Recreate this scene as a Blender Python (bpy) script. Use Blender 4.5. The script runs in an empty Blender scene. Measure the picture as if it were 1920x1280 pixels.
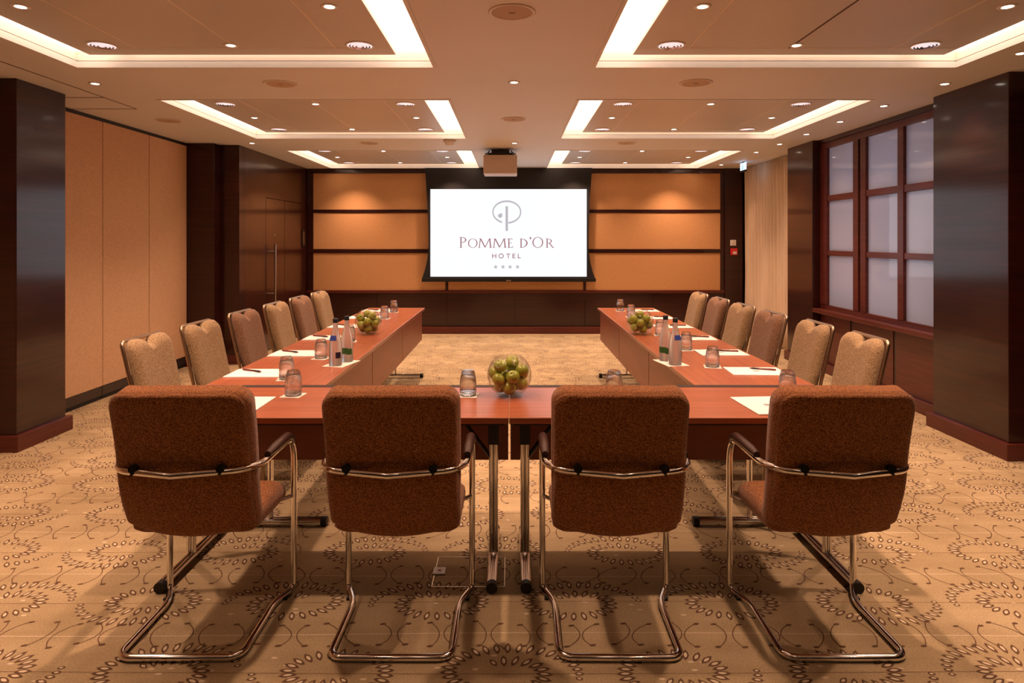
import bpy, bmesh, math, random
from mathutils import Vector, Matrix, Euler
PI = math.pi
R = math.radians
random.seed(11)
SC = bpy.context.scene
COL = SC.collection

# ------------------------------------------------------------------ camera, world, exposure
H = 1.46          # eye height
F = 1230.0        # focal length in pixels of the 1920 px frame
CZ = 2.58         # ceiling height
cam_d = bpy.data.cameras.new('camera')
cam = bpy.data.objects.new('camera', cam_d)
COL.objects.link(cam)
cam.location = (0, 0, H)
cam.rotation_euler = (R(90), 0, 0)
cam_d.sensor_width = 36
cam_d.lens = 36 * F / 1920
cam_d.shift_y = -190 / 1920
cam_d.clip_start = 0.05
SC.camera = cam
SC.view_settings.view_transform = 'Standard'
SC.view_settings.look = 'None'
SC.view_settings.gamma = 1
SC.view_settings.use_curve_mapping = False
SC.view_settings.exposure = 0.14
w = bpy.data.worlds.new('world')
SC.world = w
w.use_nodes = True
w.node_tree.nodes['Background'].inputs[0].default_value = (0.55, 0.60, 0.85, 1)
w.node_tree.nodes['Background'].inputs[1].default_value = 5.0
try:
    SC.cycles.max_bounces = 12
    SC.cycles.transmission_bounces = 10
    SC.cycles.transparent_max_bounces = 12
    SC.cycles.caustics_reflective = False
    SC.cycles.caustics_refractive = False
    SC.cycles.sample_clamp_indirect = 4
    SC.cycles.use_denoising = True
    SC.cycles.use_light_tree = True
except Exception:
    pass

WARM = (1.0, 0.61, 0.42)
BIG_W = 100.0       # big recessed downlights
SMALL_W = 13.0      # small recessed spots
PERIM_W = 20.0
COVE_E = 3.2       # cove diffusers

# ------------------------------------------------------------------ materials
def _bsdf(name):
    m = bpy.data.materials.new(name)
    m.use_nodes = True
    return m, m.node_tree, m.node_tree.nodes['Principled BSDF']

def mat(name, col, rough=0.5, metal=0.0, coat=0.0, coat_rough=0.05, spec=0.5, emis=None, es=0.0, trans=0.0, ior=1.45, sheen=0.0):
    m, nt, b = _bsdf(name)
    b.inputs['Base Color'].default_value = (*col, 1)
    b.inputs['Roughness'].default_value = rough
    b.inputs['Metallic'].default_value = metal
    b.inputs['Coat Weight'].default_value = coat
    b.inputs['Coat Roughness'].default_value = coat_rough
    b.inputs['Specular IOR Level'].default_value = spec
    b.inputs['Transmission Weight'].default_value = trans
    b.inputs['IOR'].default_value = ior
    b.inputs['Sheen Weight'].default_value = sheen
    if emis:
        b.inputs['Emission Color'].default_value = (*emis, 1)
        b.inputs['Emission Strength'].default_value = es
    return m

def noisy(m, c1, c2, scale=(1, 1, 1), nscale=5.0, detail=4.0, lo=0.3, hi=0.7, bump=0.0, bscale=None, wave=False):
    nt = m.node_tree
    b = nt.nodes['Principled BSDF']
    tc = nt.nodes.new('ShaderNodeTexCoord')
    mp = nt.nodes.new('ShaderNodeMapping')
    mp.inputs['Scale'].default_value = scale
    nt.links.new(tc.outputs['Object'], mp.inputs['Vector'])
    n = nt.nodes.new('ShaderNodeTexNoise')
    n.inputs['Scale'].default_value = nscale
    n.inputs['Detail'].default_value = detail
    nt.links.new(mp.outputs[0], n.inputs['Vector'])
    r = nt.nodes.new('ShaderNodeValToRGB')
    r.color_ramp.elements[0].position = lo
    r.color_ramp.elements[1].position = hi
    r.color_ramp.elements[0].color = (*c1, 1)
    r.color_ramp.elements[1].color = (*c2, 1)
    nt.links.new(n.outputs['Fac'], r.inputs['Fac'])
    nt.links.new(r.outputs[0], b.inputs['Base Color'])
    if bump:
        n2 = nt.nodes.new('ShaderNodeTexNoise')
        n2.inputs['Scale'].default_value = bscale or nscale
        n2.inputs['Detail'].default_value = 3
        nt.links.new(mp.outputs[0], n2.inputs['Vector'])
        bp = nt.nodes.new('ShaderNodeBump')
        bp.inputs['Strength'].default_value = bump
        bp.inputs['Distance'].default_value = 0.004
        nt.links.new(n2.outputs['Fac'], bp.inputs['Height'])
        nt.links.new(bp.outputs[0], b.inputs['Normal'])
    return m

M = {}
M['ceiling'] = noisy(mat('ceiling_paint', (.8, .76, .70), .55), (.73, .735, .74), (.77, .775, .78), nscale=1.2)
M['raft'] = noisy(mat('raft_paint', (.7, .64, .57), .38), (.60, .58, .555), (.64, .62, .595), nscale=1.0)
M['riser'] = mat('riser_paint', (.82, .78, .72), .5)
M['seam_lit_edge'] = mat('seam_lit_edge', (.85, .78, .68), .4)  # light on the raised raft seams, put into a paler colour
M['seam_dark'] = mat('seam_dark', (.10, .06, .04), .6)
M['dark_wood'] = noisy(mat('dark_wood', (.05, .012, .008), .40, spec=.25, coat=.75, coat_rough=.12), (.020, .0035, .0022), (.040, .0075, .0045), scale=(.6, .6, 22), nscale=2.2, lo=.35, hi=.7)
M['door_wood'] = noisy(mat('door_wood', (.06, .014, .008), .3, spec=.3, coat=.6, coat_rough=.12), (.028, .006, .0035), (.050, .012, .007), scale=(14, 14, .6), nscale=2.0, lo=.35, hi=.7)
M['red_wood'] = noisy(mat('red_wood', (.10, .022, .014), .35, spec=.3, coat=.3, coat_rough=.15), (.085, .016, .011), (.125, .026, .018), scale=(1, 1, 18), nscale=2.5, lo=.35, hi=.7)
M['table_wood'] = noisy(mat('table_wood', (.30, .09, .045), .3, coat=.25, coat_rough=.22), (.31, .088, .040), (.42, .125, .057), scale=(1.2, 26, 26), nscale=1.6, lo=.35, hi=.68)
M['panel_wood'] = noisy(mat('panel_wood', (.17, .05, .028), .36, spec=.4), (.25, .080, .045), (.31, .10, .056), scale=(1, 1, 8), nscale=2, lo=.35, hi=.68)
M['table_edge'] = mat('table_edge', (.45, .28, .18), .25)
M['under'] = mat('table_underside', (.03, .02, .018), .6)
M['fabric_wall'] = noisy(mat('wall_fabric', (.5, .34, .19), .9, spec=.15), (.54, .285, .125), (.62, .34, .155), nscale=75, detail=6, lo=.35, hi=.65, bump=.25, bscale=220)
M['partition'] = noisy(mat('partition_fabric', (.5, .34, .19), .85, spec=.2), (.62, .39, .235), (.70, .45, .275), nscale=60, detail=6, lo=.35, hi=.65, bump=.25, bscale=220)
M['black_metal'] = mat('black_metal', (.012, .012, .013), .35)
M['black_rubber'] = mat('black_rubber', (.01, .009, .009), .55)
M['strip_grey'] = mat('strip_grey', (.07, .055, .05), .35, metal=.5)
M['chrome'] = mat('chrome', (.80, .77, .74), .09, metal=1.0)
M['steel'] = mat('steel', (.62, .58, .54), .25, metal=1.0)
M['frame_metal'] = mat('frame_metal', (.55, .42, .30), .28, metal=1.0)
M['fabric_tan'] = noisy(mat('chair_fabric_tan', (.35, .24, .13), .95, spec=.1, sheen=.15), (.22, .14, .072), (.52, .37, .21), nscale=190, detail=3, lo=.36, hi=.66, bump=.5, bscale=260)
M['fabric_brown'] = noisy(mat('chair_fabric_brown', (.25, .13, .08), .95, spec=.1, sheen=.15), (.15, .082, .05), (.36, .21, .13), nscale=190, detail=3, lo=.36, hi=.66, bump=.5, bscale=260)
M['fabric_rust'] = noisy(mat('chair_fabric_rust', (.32, .13, .045), .95, spec=.1, sheen=.2), (.13, .041, .012), (.43, .175, .06), nscale=200, detail=3, lo=.36, hi=.66, bump=.5, bscale=260)
M['seat_rust'] = M['fabric_rust']
M['seam_thread'] = mat('seam_thread', (.30, .14, .06), .9)
M['leather'] = mat('brown_leather', (.05, .022, .016), .38, coat=.2)
M['paper'] = mat('paper', (.92, .89, .86), .6)
M['coaster'] = mat('coaster_card', (.86, .82, .75), .7)
M['grey_ink'] = mat('grey_ink', (.35, .34, .36), .7)
M['red_ink'] = mat('red_ink', (.35, .05, .04), .7)
M['pen'] = mat('pen_barrel', (.14, .02, .018), .25, coat=.5)
M['pen_grip'] = mat('pen_grip', (.02, .015, .015), .4)
def thin(name, share, ior=1.5, tint=(1, 1, 1)):
    m, nt, b = _bsdf(name)
    tr = nt.nodes.new('ShaderNodeBsdfTransparent'); tr.inputs[0].default_value = (*tint, 1)
    gl = nt.nodes.new('ShaderNodeBsdfGlossy'); gl.inputs['Roughness'].default_value = .01
    lw_ = nt.nodes.new('ShaderNodeLayerWeight'); lw_.inputs[0].default_value = .5
    pw_ = nt.nodes.new('ShaderNodeMath'); pw_.operation = 'POWER'; pw_.inputs[1].default_value = 3.2
    fr = nt.nodes.new('ShaderNodeMath'); fr.operation = 'MULTIPLY_ADD'; fr.inputs[1].default_value = .55; fr.inputs[2].default_value = .035
    nt.links.new(lw_.outputs['Facing'], pw_.inputs[0]); nt.links.new(pw_.outputs[0], fr.inputs[0])
    mx = nt.nodes.new('ShaderNodeMixShader'); out = nt.nodes['Material Output']
    nt.links.new(fr.outputs[0], mx.inputs[0]); nt.links.new(tr.outputs[0], mx.inputs[1]); nt.links.new(gl.outputs[0], mx.inputs[2])
    if share > 0:
        g = nt.nodes.new('ShaderNodeBsdfGlass'); g.inputs['Roughness'].default_value = 0; g.inputs['IOR'].default_value = 1.45
        m2 = nt.nodes.new('ShaderNodeMixShader'); m2.inputs[0].default_value = share
        nt.links.new(mx.outputs[0], m2.inputs[1]); nt.links.new(g.outputs[0], m2.inputs[2]); nt.links.new(m2.outputs[0], out.inputs['Surface'])
    else: nt.links.new(mx.outputs[0], out.inputs['Surface'])
    return m
M['glass'] = thin('clear_glass', .72)
M['thin_glass'] = thin('bowl_glass', 0, 1.35, (.97, .98, .97))
M['bottle_glass'] = mat('bottle_glass', (.88, .93, .95), .28, trans=.8, ior=1.33)
M['bottle_cap'] = mat('bottle_cap', (.015, .02, .03), .3)
M['label_blue'] = mat('label_blue', (.03, .06, .30), .4)
M['label_dark'] = mat('label_dark', (.03, .02, .05), .4)
M['label_green'] = mat('label_green', (.04, .12, .03), .4)
M['apple'] = noisy(mat('green_apple', (.36, .42, .04), .28, coat=.3, coat_rough=.15), (.25, .27, .025), (.44, .46, .06), nscale=14, detail=4, lo=.3, hi=.7)
M['stem'] = mat('apple_stem', (.07, .04, .015), .7)
M['white_plastic'] = mat('white_plastic', (.75, .70, .64), .4)
M['projector_case'] = mat('projector_case', (.60, .50, .42), .45)
M['grille'] = mat('speaker_grille', (.52, .40, .30), .7)
M['red_plastic'] = mat('red_plastic', (.65, .03, .03), .4)
M['screen_black'] = mat('screen_fabric_black', (.012, .011, .012), .75)
M['spot_on'] = mat('lit_lamp', (1, .9, .8), .4, emis=(1, .86, .68), es=9.0)
M['lens_glow'] = mat('lit_lens', (.8, .8, .85), .15, emis=(.95, .85, .90), es=.75)
M['lens_dark'] = mat('lens_facet', (.35, .30, .36), .12, metal=1.0)
M['cove_dim'] = mat('cove_diffuser_dimmed', (.9, .85, .8), .5, emis=(1.0, .69, .50), es=COVE_E * .25)
M['cove'] = mat('cove_diffuser', (.9, .85, .8), .5, emis=(1.0, .69, .50), es=COVE_E)
def emis(name, c, s=1.0):
    m, nt, b = _bsdf(name)
    b.inputs['Base Color'].default_value = (.02, .02, .02, 1)
    b.inputs['Roughness'].default_value = .8
    b.inputs['Specular IOR Level'].default_value = .1
    b.inputs['Emission Color'].default_value = (*c, 1)
    b.inputs['Emission Strength'].default_value = s
    return m
M['screen_on'] = emis('projected_white', (.885, .905, .96), 1.0)
M['proj_grey'] = emis('projected_grey', (.46, .44, .47), 1.0)
M['proj_red'] = emis('projected_rosewood', (.33, .16, .17), 1.0)
M['sign_on'] = emis('exit_panel', (.50, .72, .95), 1.8)
M['sign_white'] = emis('exit_white', (.9, .92, 1.0), 2.6)
M['sign_teal'] = emis('exit_teal', (.15, .42, .45), 1.2)

def frosted():
    m, nt, b = _bsdf('frosted_pane')
    b.inputs['Base Color'].default_value = (.50, .50, .51, 1)
    b.inputs['Roughness'].default_value = .6
    b.inputs['Coat Weight'].default_value = 1.0
    b.inputs['Coat Roughness'].default_value = 0.0
    b.inputs['Coat IOR'].default_value = 1.5
    tr = nt.nodes.new('ShaderNodeBsdfTranslucent')
    tr.inputs[0].default_value = (.75, .77, .8, 1)
    gl = nt.nodes.new('ShaderNodeBsdfGlossy')
    gl.inputs['Roughness'].default_value = 0.0
    fr = nt.nodes.new('ShaderNodeFresnel')
    fr.inputs[0].default_value = 1.5
    mx = nt.nodes.new('ShaderNodeMixShader')
    mx.inputs[0].default_value = .45
    mx2 = nt.nodes.new('ShaderNodeMixShader')
    out = nt.nodes['Material Output']
    b.inputs['Coat Weight'].default_value = 0.0
    nt.links.new(b.outputs[0], mx.inputs[1])
    nt.links.new(tr.outputs[0], mx.inputs[2])
    nt.links.new(fr.outputs[0], mx2.inputs[0])
    nt.links.new(mx.outputs[0], mx2.inputs[1])
    nt.links.new(gl.outputs[0], mx2.inputs[2])
    nt.links.new(mx2.outputs[0], out.inputs['Surface'])
    return m
M['frosted'] = frosted()

M['curtain'] = noisy(mat('curtain_fabric', (.62, .50, .38), .85, spec=.15), (.70, .56, .42), (.80, .66, .50), scale=(3, 3, .3), nscale=6, lo=.3, hi=.7)

def carpet():
    m, nt, b = _bsdf('carpet_base')
    b.inputs['Roughness'].default_value = .95
    b.inputs['Specular IOR Level'].default_value = .1
    tc = nt.nodes.new('ShaderNodeTexCoord')
    n1 = nt.nodes.new('ShaderNodeTexNoise'); n1.inputs['Scale'].default_value = 2.2; n1.inputs['Detail'].default_value = 3
    n2 = nt.nodes.new('ShaderNodeTexNoise'); n2.inputs['Scale'].default_value = 160; n2.inputs['Detail'].default_value = 2
    mp = nt.nodes.new('ShaderNodeMapping'); mp.inputs['Scale'].default_value = (.6, 2.6, 1)
    n3 = nt.nodes.new('ShaderNodeTexNoise'); n3.inputs['Scale'].default_value = 4; n3.inputs['Detail'].default_value = 4
    r1 = nt.nodes.new('ShaderNodeValToRGB')
    r1.color_ramp.elements[0].position = .35; r1.color_ramp.elements[1].position = .65
    r1.color_ramp.elements[0].color = (.46, .35, .20, 1); r1.color_ramp.elements[1].color = (.58, .45, .27, 1)
    r3 = nt.nodes.new('ShaderNodeValToRGB')
    r3.color_ramp.elements[0].position = .3; r3.color_ramp.elements[1].position = .7
    r3.color_ramp.elements[0].color = (.86, .84, .82, 1); r3.color_ramp.elements[1].color = (1, 1, 1, 1)
    r2 = nt.nodes.new('ShaderNodeValToRGB')
    r2.color_ramp.elements[0].position = .3; r2.color_ramp.elements[1].position = .7
    r2.color_ramp.elements[0].color = (.80, .79, .78, 1); r2.color_ramp.elements[1].color = (1.08, 1.08, 1.08, 1)
    L = nt.links.new
    L(tc.outputs['Object'], n1.inputs['Vector']); L(tc.outputs['Object'], n2.inputs['Vector'])
    L(tc.outputs['Object'], mp.inputs['Vector']); L(mp.outputs[0], n3.inputs['Vector'])
    L(n1.outputs['Fac'], r1.inputs[0]); L(n2.outputs['Fac'], r2.inputs[0]); L(n3.outputs['Fac'], r3.inputs[0])
    a = nt.nodes.new('ShaderNodeMixRGB'); a.blend_type = 'MULTIPLY'; a.inputs[0].default_value = 1
    c = nt.nodes.new('ShaderNodeMixRGB'); c.blend_type = 'MULTIPLY'; c.inputs[0].default_value = 1
    L(r1.outputs[0], a.inputs[1]); L(r2.outputs[0], a.inputs[2])
    L(a.outputs[0], c.inputs[1]); L(r3.outputs[0], c.inputs[2])
    L(c.outputs[0], b.inputs['Base Color'])
    bp = nt.nodes.new('ShaderNodeBump'); bp.inputs['Strength'].default_value = .5; bp.inputs['Distance'].default_value = .004
    L(n2.outputs['Fac'], bp.inputs['Height']); L(bp.outputs[0], b.inputs['Normal'])
    return m
M['carpet'] = carpet()
M['carpet_dark'] = mat('carpet_yarn_dark', (.15, .085, .05), .95, spec=.1)
M['carpet_light'] = mat('carpet_yarn_light', (.70, .58, .40), .95, spec=.1)
M['carpet_line'] = mat('carpet_yarn_line', (.24, .15, .085), .95, spec=.1)

# ------------------------------------------------------------------ mesh builder
class MB:
    def __init__(s):
        s.v = []; s.f = []; s.mi = []; s.sm = []
    def add(s, vs, fs, mi=0, sm=False):
        o = len(s.v)
        s.v += [tuple(p) for p in vs]
        for f in fs:
            s.f.append(tuple(i + o for i in f)); s.mi.append(mi); s.sm.append(sm)
    def box(s, x0, x1, y0, y1, z0, z1, mi=0):
        vs = [(x0, y0, z0), (x1, y0, z0), (x1, y1, z0), (x0, y1, z0), (x0, y0, z1), (x1, y0, z1), (x1, y1, z1), (x0, y1, z1)]
        s.add(vs, [(0, 3, 2, 1), (4, 5, 6, 7), (0, 1, 5, 4), (1, 2, 6, 5), (2, 3, 7, 6), (3, 0, 4, 7)], mi)
        return s
    def bbox(s, x0, x1, y0, y1, z0, z1, b=.004, seg=2, mi=0):
        bm = bmesh.new()
        bmesh.ops.create_cube(bm, size=1)
        bmesh.ops.scale(bm, vec=(x1 - x0, y1 - y0, z1 - z0), verts=bm.verts)
        bmesh.ops.translate(bm, vec=((x0 + x1) / 2, (y0 + y1) / 2, (z0 + z1) / 2), verts=bm.verts)
        bmesh.ops.bevel(bm, geom=list(bm.edges), offset=b, segments=seg, affect='EDGES', profile=.5)
        bm.verts.ensure_lookup_table()
        s.add([v.co[:] for v in bm.verts], [[v.index for v in f.verts] for f in bm.faces], mi, False)
        bm.free()
        return s
    def quad(s, a, b, c, d, mi=0):
        s.add([a, b, c, d], [(0, 1, 2, 3)], mi); return s
    def tube(s, pts, r, n=12, mi=0, closed=False, caps=True, rad=None):
        P = [Vector(p) for p in pts]
        N = len(P); rings = []
        up = None
        for i in range(N):
            if closed:
                t = (P[(i + 1) % N] - P[i - 1]).normalized()
            else:
                t = (P[min(i + 1, N - 1)] - P[max(i - 1, 0)]).normalized()
            if up is None:
                up = Vector((0, 0, 1)) if abs(t.z) < .9 else Vector((1, 0, 0))
            a = up - t * up.dot(t)
            if a.length < 1e-6:
                a = t.orthogonal()
            a.normalize(); up = a
            b = t.cross(a)
            rr = rad[i] if rad else r
            rings.append([P[i] + (a * math.cos(2 * PI * k / n) + b * math.sin(2 * PI * k / n)) * rr for k in range(n)])
        vs = [p for rg in rings for p in rg]
        fs = []
        for i in range(N if closed else N - 1):
            j = (i + 1) % N
            for k in range(n):
                k2 = (k + 1) % n
                fs.append((i * n + k, i * n + k2, j * n + k2, j * n + k))
        s.add(vs, fs, mi, True)
        if caps and not closed:
            s.add(rings[0], [tuple(range(n - 1, -1, -1))], mi)
            s.add(rings[-1], [tuple(range(n))], mi)
        return s
    def lathe(s, prof, n=24, mi=0, c=(0, 0, 0), smooth=True):
        vs = []; fs = []
        idx = []
        for (r, z) in prof:
            if r < 1e-6:
                idx.append([len(vs)] * n); vs.append((c[0], c[1], c[2] + z))
            else:
                st = len(vs)
                for k in range(n):
                    a = 2 * PI * k / n
                    vs.append((c[0] + r * math.cos(a), c[1] + r * math.sin(a), c[2] + z))
                idx.append([st + k for k in range(n)])
        for i in range(len(prof) - 1):
            for k in range(n):
                k2 = (k + 1) % n
                q = [idx[i][k], idx[i][k2], idx[i + 1][k2], idx[i + 1][k]]
                u = []
                for x in q:
                    if x not in u: u.append(x)
                if len(u) > 2: fs.append(tuple(u))
        s.add(vs, fs, mi, smooth)
        return s
    def pillow(s, outline, rings, fmap, mi=0, inner=(.72, .42), outline_in=None):
        """outline: closed (a,b); rings: (inset,t) from back to front; fmap(a,b,t)->xyz"""
        ha = max(abs(p[0]) for p in outline); hb = max(abs(p[1]) for p in outline)
        n = len(outline); layers = []
        def lay(ins, t, sc=1):
            return [fmap(p[0] * (1 - ins / ha) * sc, p[1] * (1 - ins / hb) * sc, t) for p in (outline_in if outline_in and sc < 1 else outline)]
        i0, t0 = rings[0]; i1, t1 = rings[-1]
        vs = [fmap(0, 0, t0)]; fs = []
        seq = [lay(i0, t0, k) for k in reversed(inner)] + [lay(a, b) for a, b in rings] + [lay(i1, t1, k) for k in inner]
        for L in seq: vs += L
        vs.append(fmap(0, 0, t1))
        for k in range(n):
            fs.append((0, 1 + (k + 1) % n, 1 + k))
        for j in range(len(seq) - 1):
            for k in range(n):
                a = 1 + j * n; b = 1 + (j + 1) * n; k2 = (k + 1) % n
                fs.append((a + k, a + k2, b + k2, b + k))
        a = 1 + (len(seq) - 1) * n
        for k in range(n):
            fs.append((a + k, a + (k + 1) % n, len(vs) - 1))
        s.add(vs, fs, mi, True)
        return s
    def build(s, name, mats, parent=None, loc=None, fix=False):
        me = bpy.data.meshes.new(name)
        me.from_pydata(s.v, [], s.f)
        if not isinstance(mats, (list, tuple)): mats = [mats]
        for m in mats: me.materials.append(m)
        me.polygons.foreach_set('material_index', s.mi)
        me.polygons.foreach_set('use_smooth', s.sm)
        if fix:
            bm = bmesh.new(); bm.from_mesh(me)
            bmesh.ops.recalc_face_normals(bm, faces=bm.faces)
            bm.to_mesh(me); bm.free()
        me.update()
        o = bpy.data.objects.new(name, me)
        COL.objects.link(o)
        if parent: o.parent = parent
        if loc: o.location = loc
        return o

def arc(c, r, a0, a1, n=6):
    return [(c[0] + r * math.cos(a0 + (a1 - a0) * i / n), c[1] + r * math.sin(a0 + (a1 - a0) * i / n)) for i in range(n + 1)]

def round_path(pts, r, n=6):
    """polyline with rounded corners"""
    P = [Vector(p) for p in pts]; out = [P[0]]
    for i in range(1, len(P) - 1):
        a = (P[i - 1] - P[i]); b = (P[i + 1] - P[i])
        rr = min(r if not isinstance(r, (list, tuple)) else r[i - 1], a.length * .49, b.length * .49)
        p0 = P[i] + a.normalized() * rr; p1 = P[i] + b.normalized() * rr
        for k in range(n + 1):
            t = k / n
            out.append(p0 * (1 - t) ** 2 + P[i] * 2 * t * (1 - t) + p1 * t * t)
    out.append(P[-1])
    return out

def tag(o, label, cat, group=None, kind=None):
    o['label'] = label; o['category'] = cat
    if group: o['group'] = group
    if kind: o['kind'] = kind
    return o
def thing(name, label, cat, loc=(0, 0, 0), rz=0, group=None):
    o = bpy.data.objects.new(name, None); COL.objects.link(o)
    o.location = loc; o.rotation_euler = (0, 0, rz); o.empty_display_size = .05
    return tag(o, label, cat, group)
def struct(name, mb, m, parent=None, fix=False):
    o = mb.build(name, m, parent, fix=fix)
    if parent is None: o['kind'] = 'structure'
    return o
def kids(o): return [c for c in bpy.data.objects if c.parent == o]
def copy_tree(o, parent=None):
    c = o.copy(); COL.objects.link(c); c.parent = parent
    for ch in kids(o): copy_tree(ch, c)
    return c
def dup(o, loc, rz, label, group=None):
    c = copy_tree(o); c.location = loc; c.rotation_euler = (0, 0, rz); c['label'] = label
    if group: c['group'] = group
    return c
def spot(name, loc, power, size=100, blend=.8, parent=None, radius=.03, col=WARM):
    l = bpy.data.lights.new(name, 'SPOT'); l.energy = power; l.color = col
    l.spot_size = R(size); l.spot_blend = blend; l.shadow_soft_size = radius
    o = bpy.data.objects.new(name, l); COL.objects.link(o); o.location = loc
    if parent: o.parent = parent
    return o

# ------------------------------------------------------------------ floor with its woven pattern
def build_floor():
    fb = MB()
    fb.box(-4.2, 4.2, -3.2, 10.6, -.05, 0, 0)
    rnd = random.Random(5)
    dv, df, dl = [], [], []
    def poly(pts, z, mi):
        o = len(dv); dv.extend([(p[0], p[1], z) for p in pts]); df.append(tuple(range(o, o + len(pts)))); dl.append(mi)
    def leaf(cx, cy, ang, L, W):
        ca, sa = math.cos(ang), math.sin(ang)
        def T(k):
            return [(cx + ca * a * L * k - sa * b * W * k, cy + sa * a * L * k + ca * b * W * k) for a, b in
                    ((.5, 0), (.28, .36), (0, .5), (-.28, .36), (-.5, 0), (-.28, -.36), (0, -.5), (.28, -.36))]
        poly(T(1), .0006, 1)
        poly(T(.52), .0010, 2)
    def stroke(pts, wd, mi, z):
        for i in range(len(pts) - 1):
            a, b = Vector((*pts[i], 0)), Vector((*pts[i + 1], 0))
            d = (b - a); 
            if d.length < 1e-6: continue
            d.normalize(); n = Vector((-d.y, d.x, 0)) * wd / 2
            poly([(a - n)[:2], (b - n)[:2], (b + n)[:2], (a + n)[:2]], z, mi)
    row0 = 2.43; per = .428
    for k in range(-4, 19):
        yc = row0 + per * k          # curl row
        ys = yc + per / 2            # spiral row
        if ys > 10.25: break
        # wavy light line in the curl row, dark line in the spiral row
        ph = rnd.random() * 6
        lp = [(-3.9 + .13 * i, yc + .012 * math.sin(i * .21 + ph)) for i in range(61)]
        stroke(lp, .0035, 2, .0004)
        lp = [(-3.9 + .13 * i, ys + .008 * math.sin(i * .17 + ph * 2)) for i in range(61)]
        stroke(lp, .003, 3, .0004)
        x = -3.85 + rnd.random() * .2
        while x < 3.9:
            hgt = .12 + rnd.random() * .035
            lean = (rnd.random() - .5) * .03 + .02 * math.sin(x * 2 + k)
            for sg in (-1, 1):
                bul = .032 * sg * (.7 + .6 * rnd.random())
                sh = (rnd.random() - .5) * .02
                pts = []
                x0 = x + sg * .042
                for i in range(9):
                    t = i / 8 - .5
                    pts.append((x0 - bul * (1 - 4 * t * t) + t * 2 * lean + (.035 * math.sin(t * PI * 2) if rnd.random() < 0 else 0), yc + sh + t * hgt))
                stroke(pts, .0038, 1, .0006)
                for (px, py), s2 in ((pts[0], 1), (pts[-1], -1)):
                    o2 = [(px + sg * .006 + .0125 * math.cos(a * PI / 4), py + .0065 * math.sin(a * PI / 4) + .002 * math.cos(a * PI / 4)) for a in range(8)]
                    poly(o2, .0008, 1)
            x += .165 + rnd.random() * .03
        # spirals
        x = -3.9 + (.29 if k % 2 else 0) + rnd.random() * .08
        while x < 4:
            mir = 1 if rnd.random() < .5 else -1
            a0 = rnd.choice((0, PI)) + (rnd.random() - .5) * .5
            tot = 2 * PI * 1.42; s = 0; rot = a0
            th = 0
            while th < tot:
                f = th / tot
                rr = 1.18 - .78 * f
                rx, ry = .215 * rr, .128 * rr
                a = a0 + mir * th
                px, py = x + rx * math.cos(a), ys + ry * math.sin(a)
                g = math.atan2(ry * math.sin(a), rx * math.cos(a))
                tiny = min(1, .45 + 6 * min(f, 1 - f))
                leaf(px, py, g * .55 + a * 0 + (PI if False else 0) if abs(math.cos(a)) > .0 and False else math.atan2(math.sin(a) * .8, math.cos(a)), .062 * tiny, .0235 * (.6 + .4 * tiny))
                sp = math.hypot(rx * math.sin(a), ry * math.cos(a))
                th += .036 / max(sp, .03) * (.62 + .5 * abs(math.sin(a)))
            # faint light flecks
            for q in range(6):
                fx = x + (rnd.random() - .5) * .5; fy = ys + (rnd.random() - .5) * .2
                poly([(fx + .012 * math.cos(a * PI / 3), fy + .006 * math.sin(a * PI / 3)) for a in range(6)], .0003, 2)
            x += .565 + rnd.random() * .04
    fb.add(dv, [], 0)
    off = len(fb.v) - len(dv)
    for f, mi in zip(df, dl):
        fb.f.append(tuple(i + off for i in f)); fb.mi.append(mi); fb.sm.append(False)
    o = fb.build('floor', [M['carpet'], M['carpet_dark'], M['carpet_light'], M['carpet_line']])
    o['kind'] = 'structure'
build_floor()

# ------------------------------------------------------------------ ceiling with coves
CX = [(-2.81, -.51), (.54, 2.87)]
CY = [(-.69, 1.28), (2.27, 4.24), (5.24, 7.21), (8.20, 10.17)]
cb = MB()
LID = CZ + .20
def strip(x0, x1, y0, y1): cb.box(x0, x1, y0, y1, CZ, CZ + .035, 0)
xs = [-4.2, -2.81, -.51, .54, 2.87, 4.2]
for i in (0, 2, 4): strip(xs[i], xs[i + 1], -3.2, 10.6)
ye = [-3.2] + [v for p in CY for v in p] + [10.6]
for (x0, x1) in CX:
    for j in range(0, len(ye), 2): strip(x0, x1, ye[j], ye[j + 1])
cb.box(-4.2, 4.2, -3.2, 10.6, LID, LID + .03, 0)
for (x0, x1) in CX:
    for (y0, y1) in CY:
        t = .02
        for (za, zb, g) in ((CZ + .035, CZ + .040, .008), (CZ + .040, LID, 0)):
            cb.box(x0 - t - g, x0 - g, y0 - t, y1 + t, za, zb, 1); cb.box(x1 + g, x1 + t + g, y0 - t, y1 + t, za, zb, 1)
            cb.box(x0, x1, y0 - t - g, y0 - g, za, zb, 1); cb.box(x0, x1, y1 + g, y1 + t + g, za, zb, 1)
        # bead round the opening
        e = .022; d = .005
        cb.box(x0 - e, x0, y0 - e, y1 + e, CZ - d, CZ, 0); cb.box(x1, x1 + e, y0 - e, y1 + e, CZ - d, CZ, 0)
        cb.box(x0, x1, y0 - e, y0, CZ - d, CZ, 0); cb.box(x0, x1, y1, y1 + e, CZ - d, CZ, 0)
struct('ceiling', cb, [M['ceiling'], M['riser']])

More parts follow.
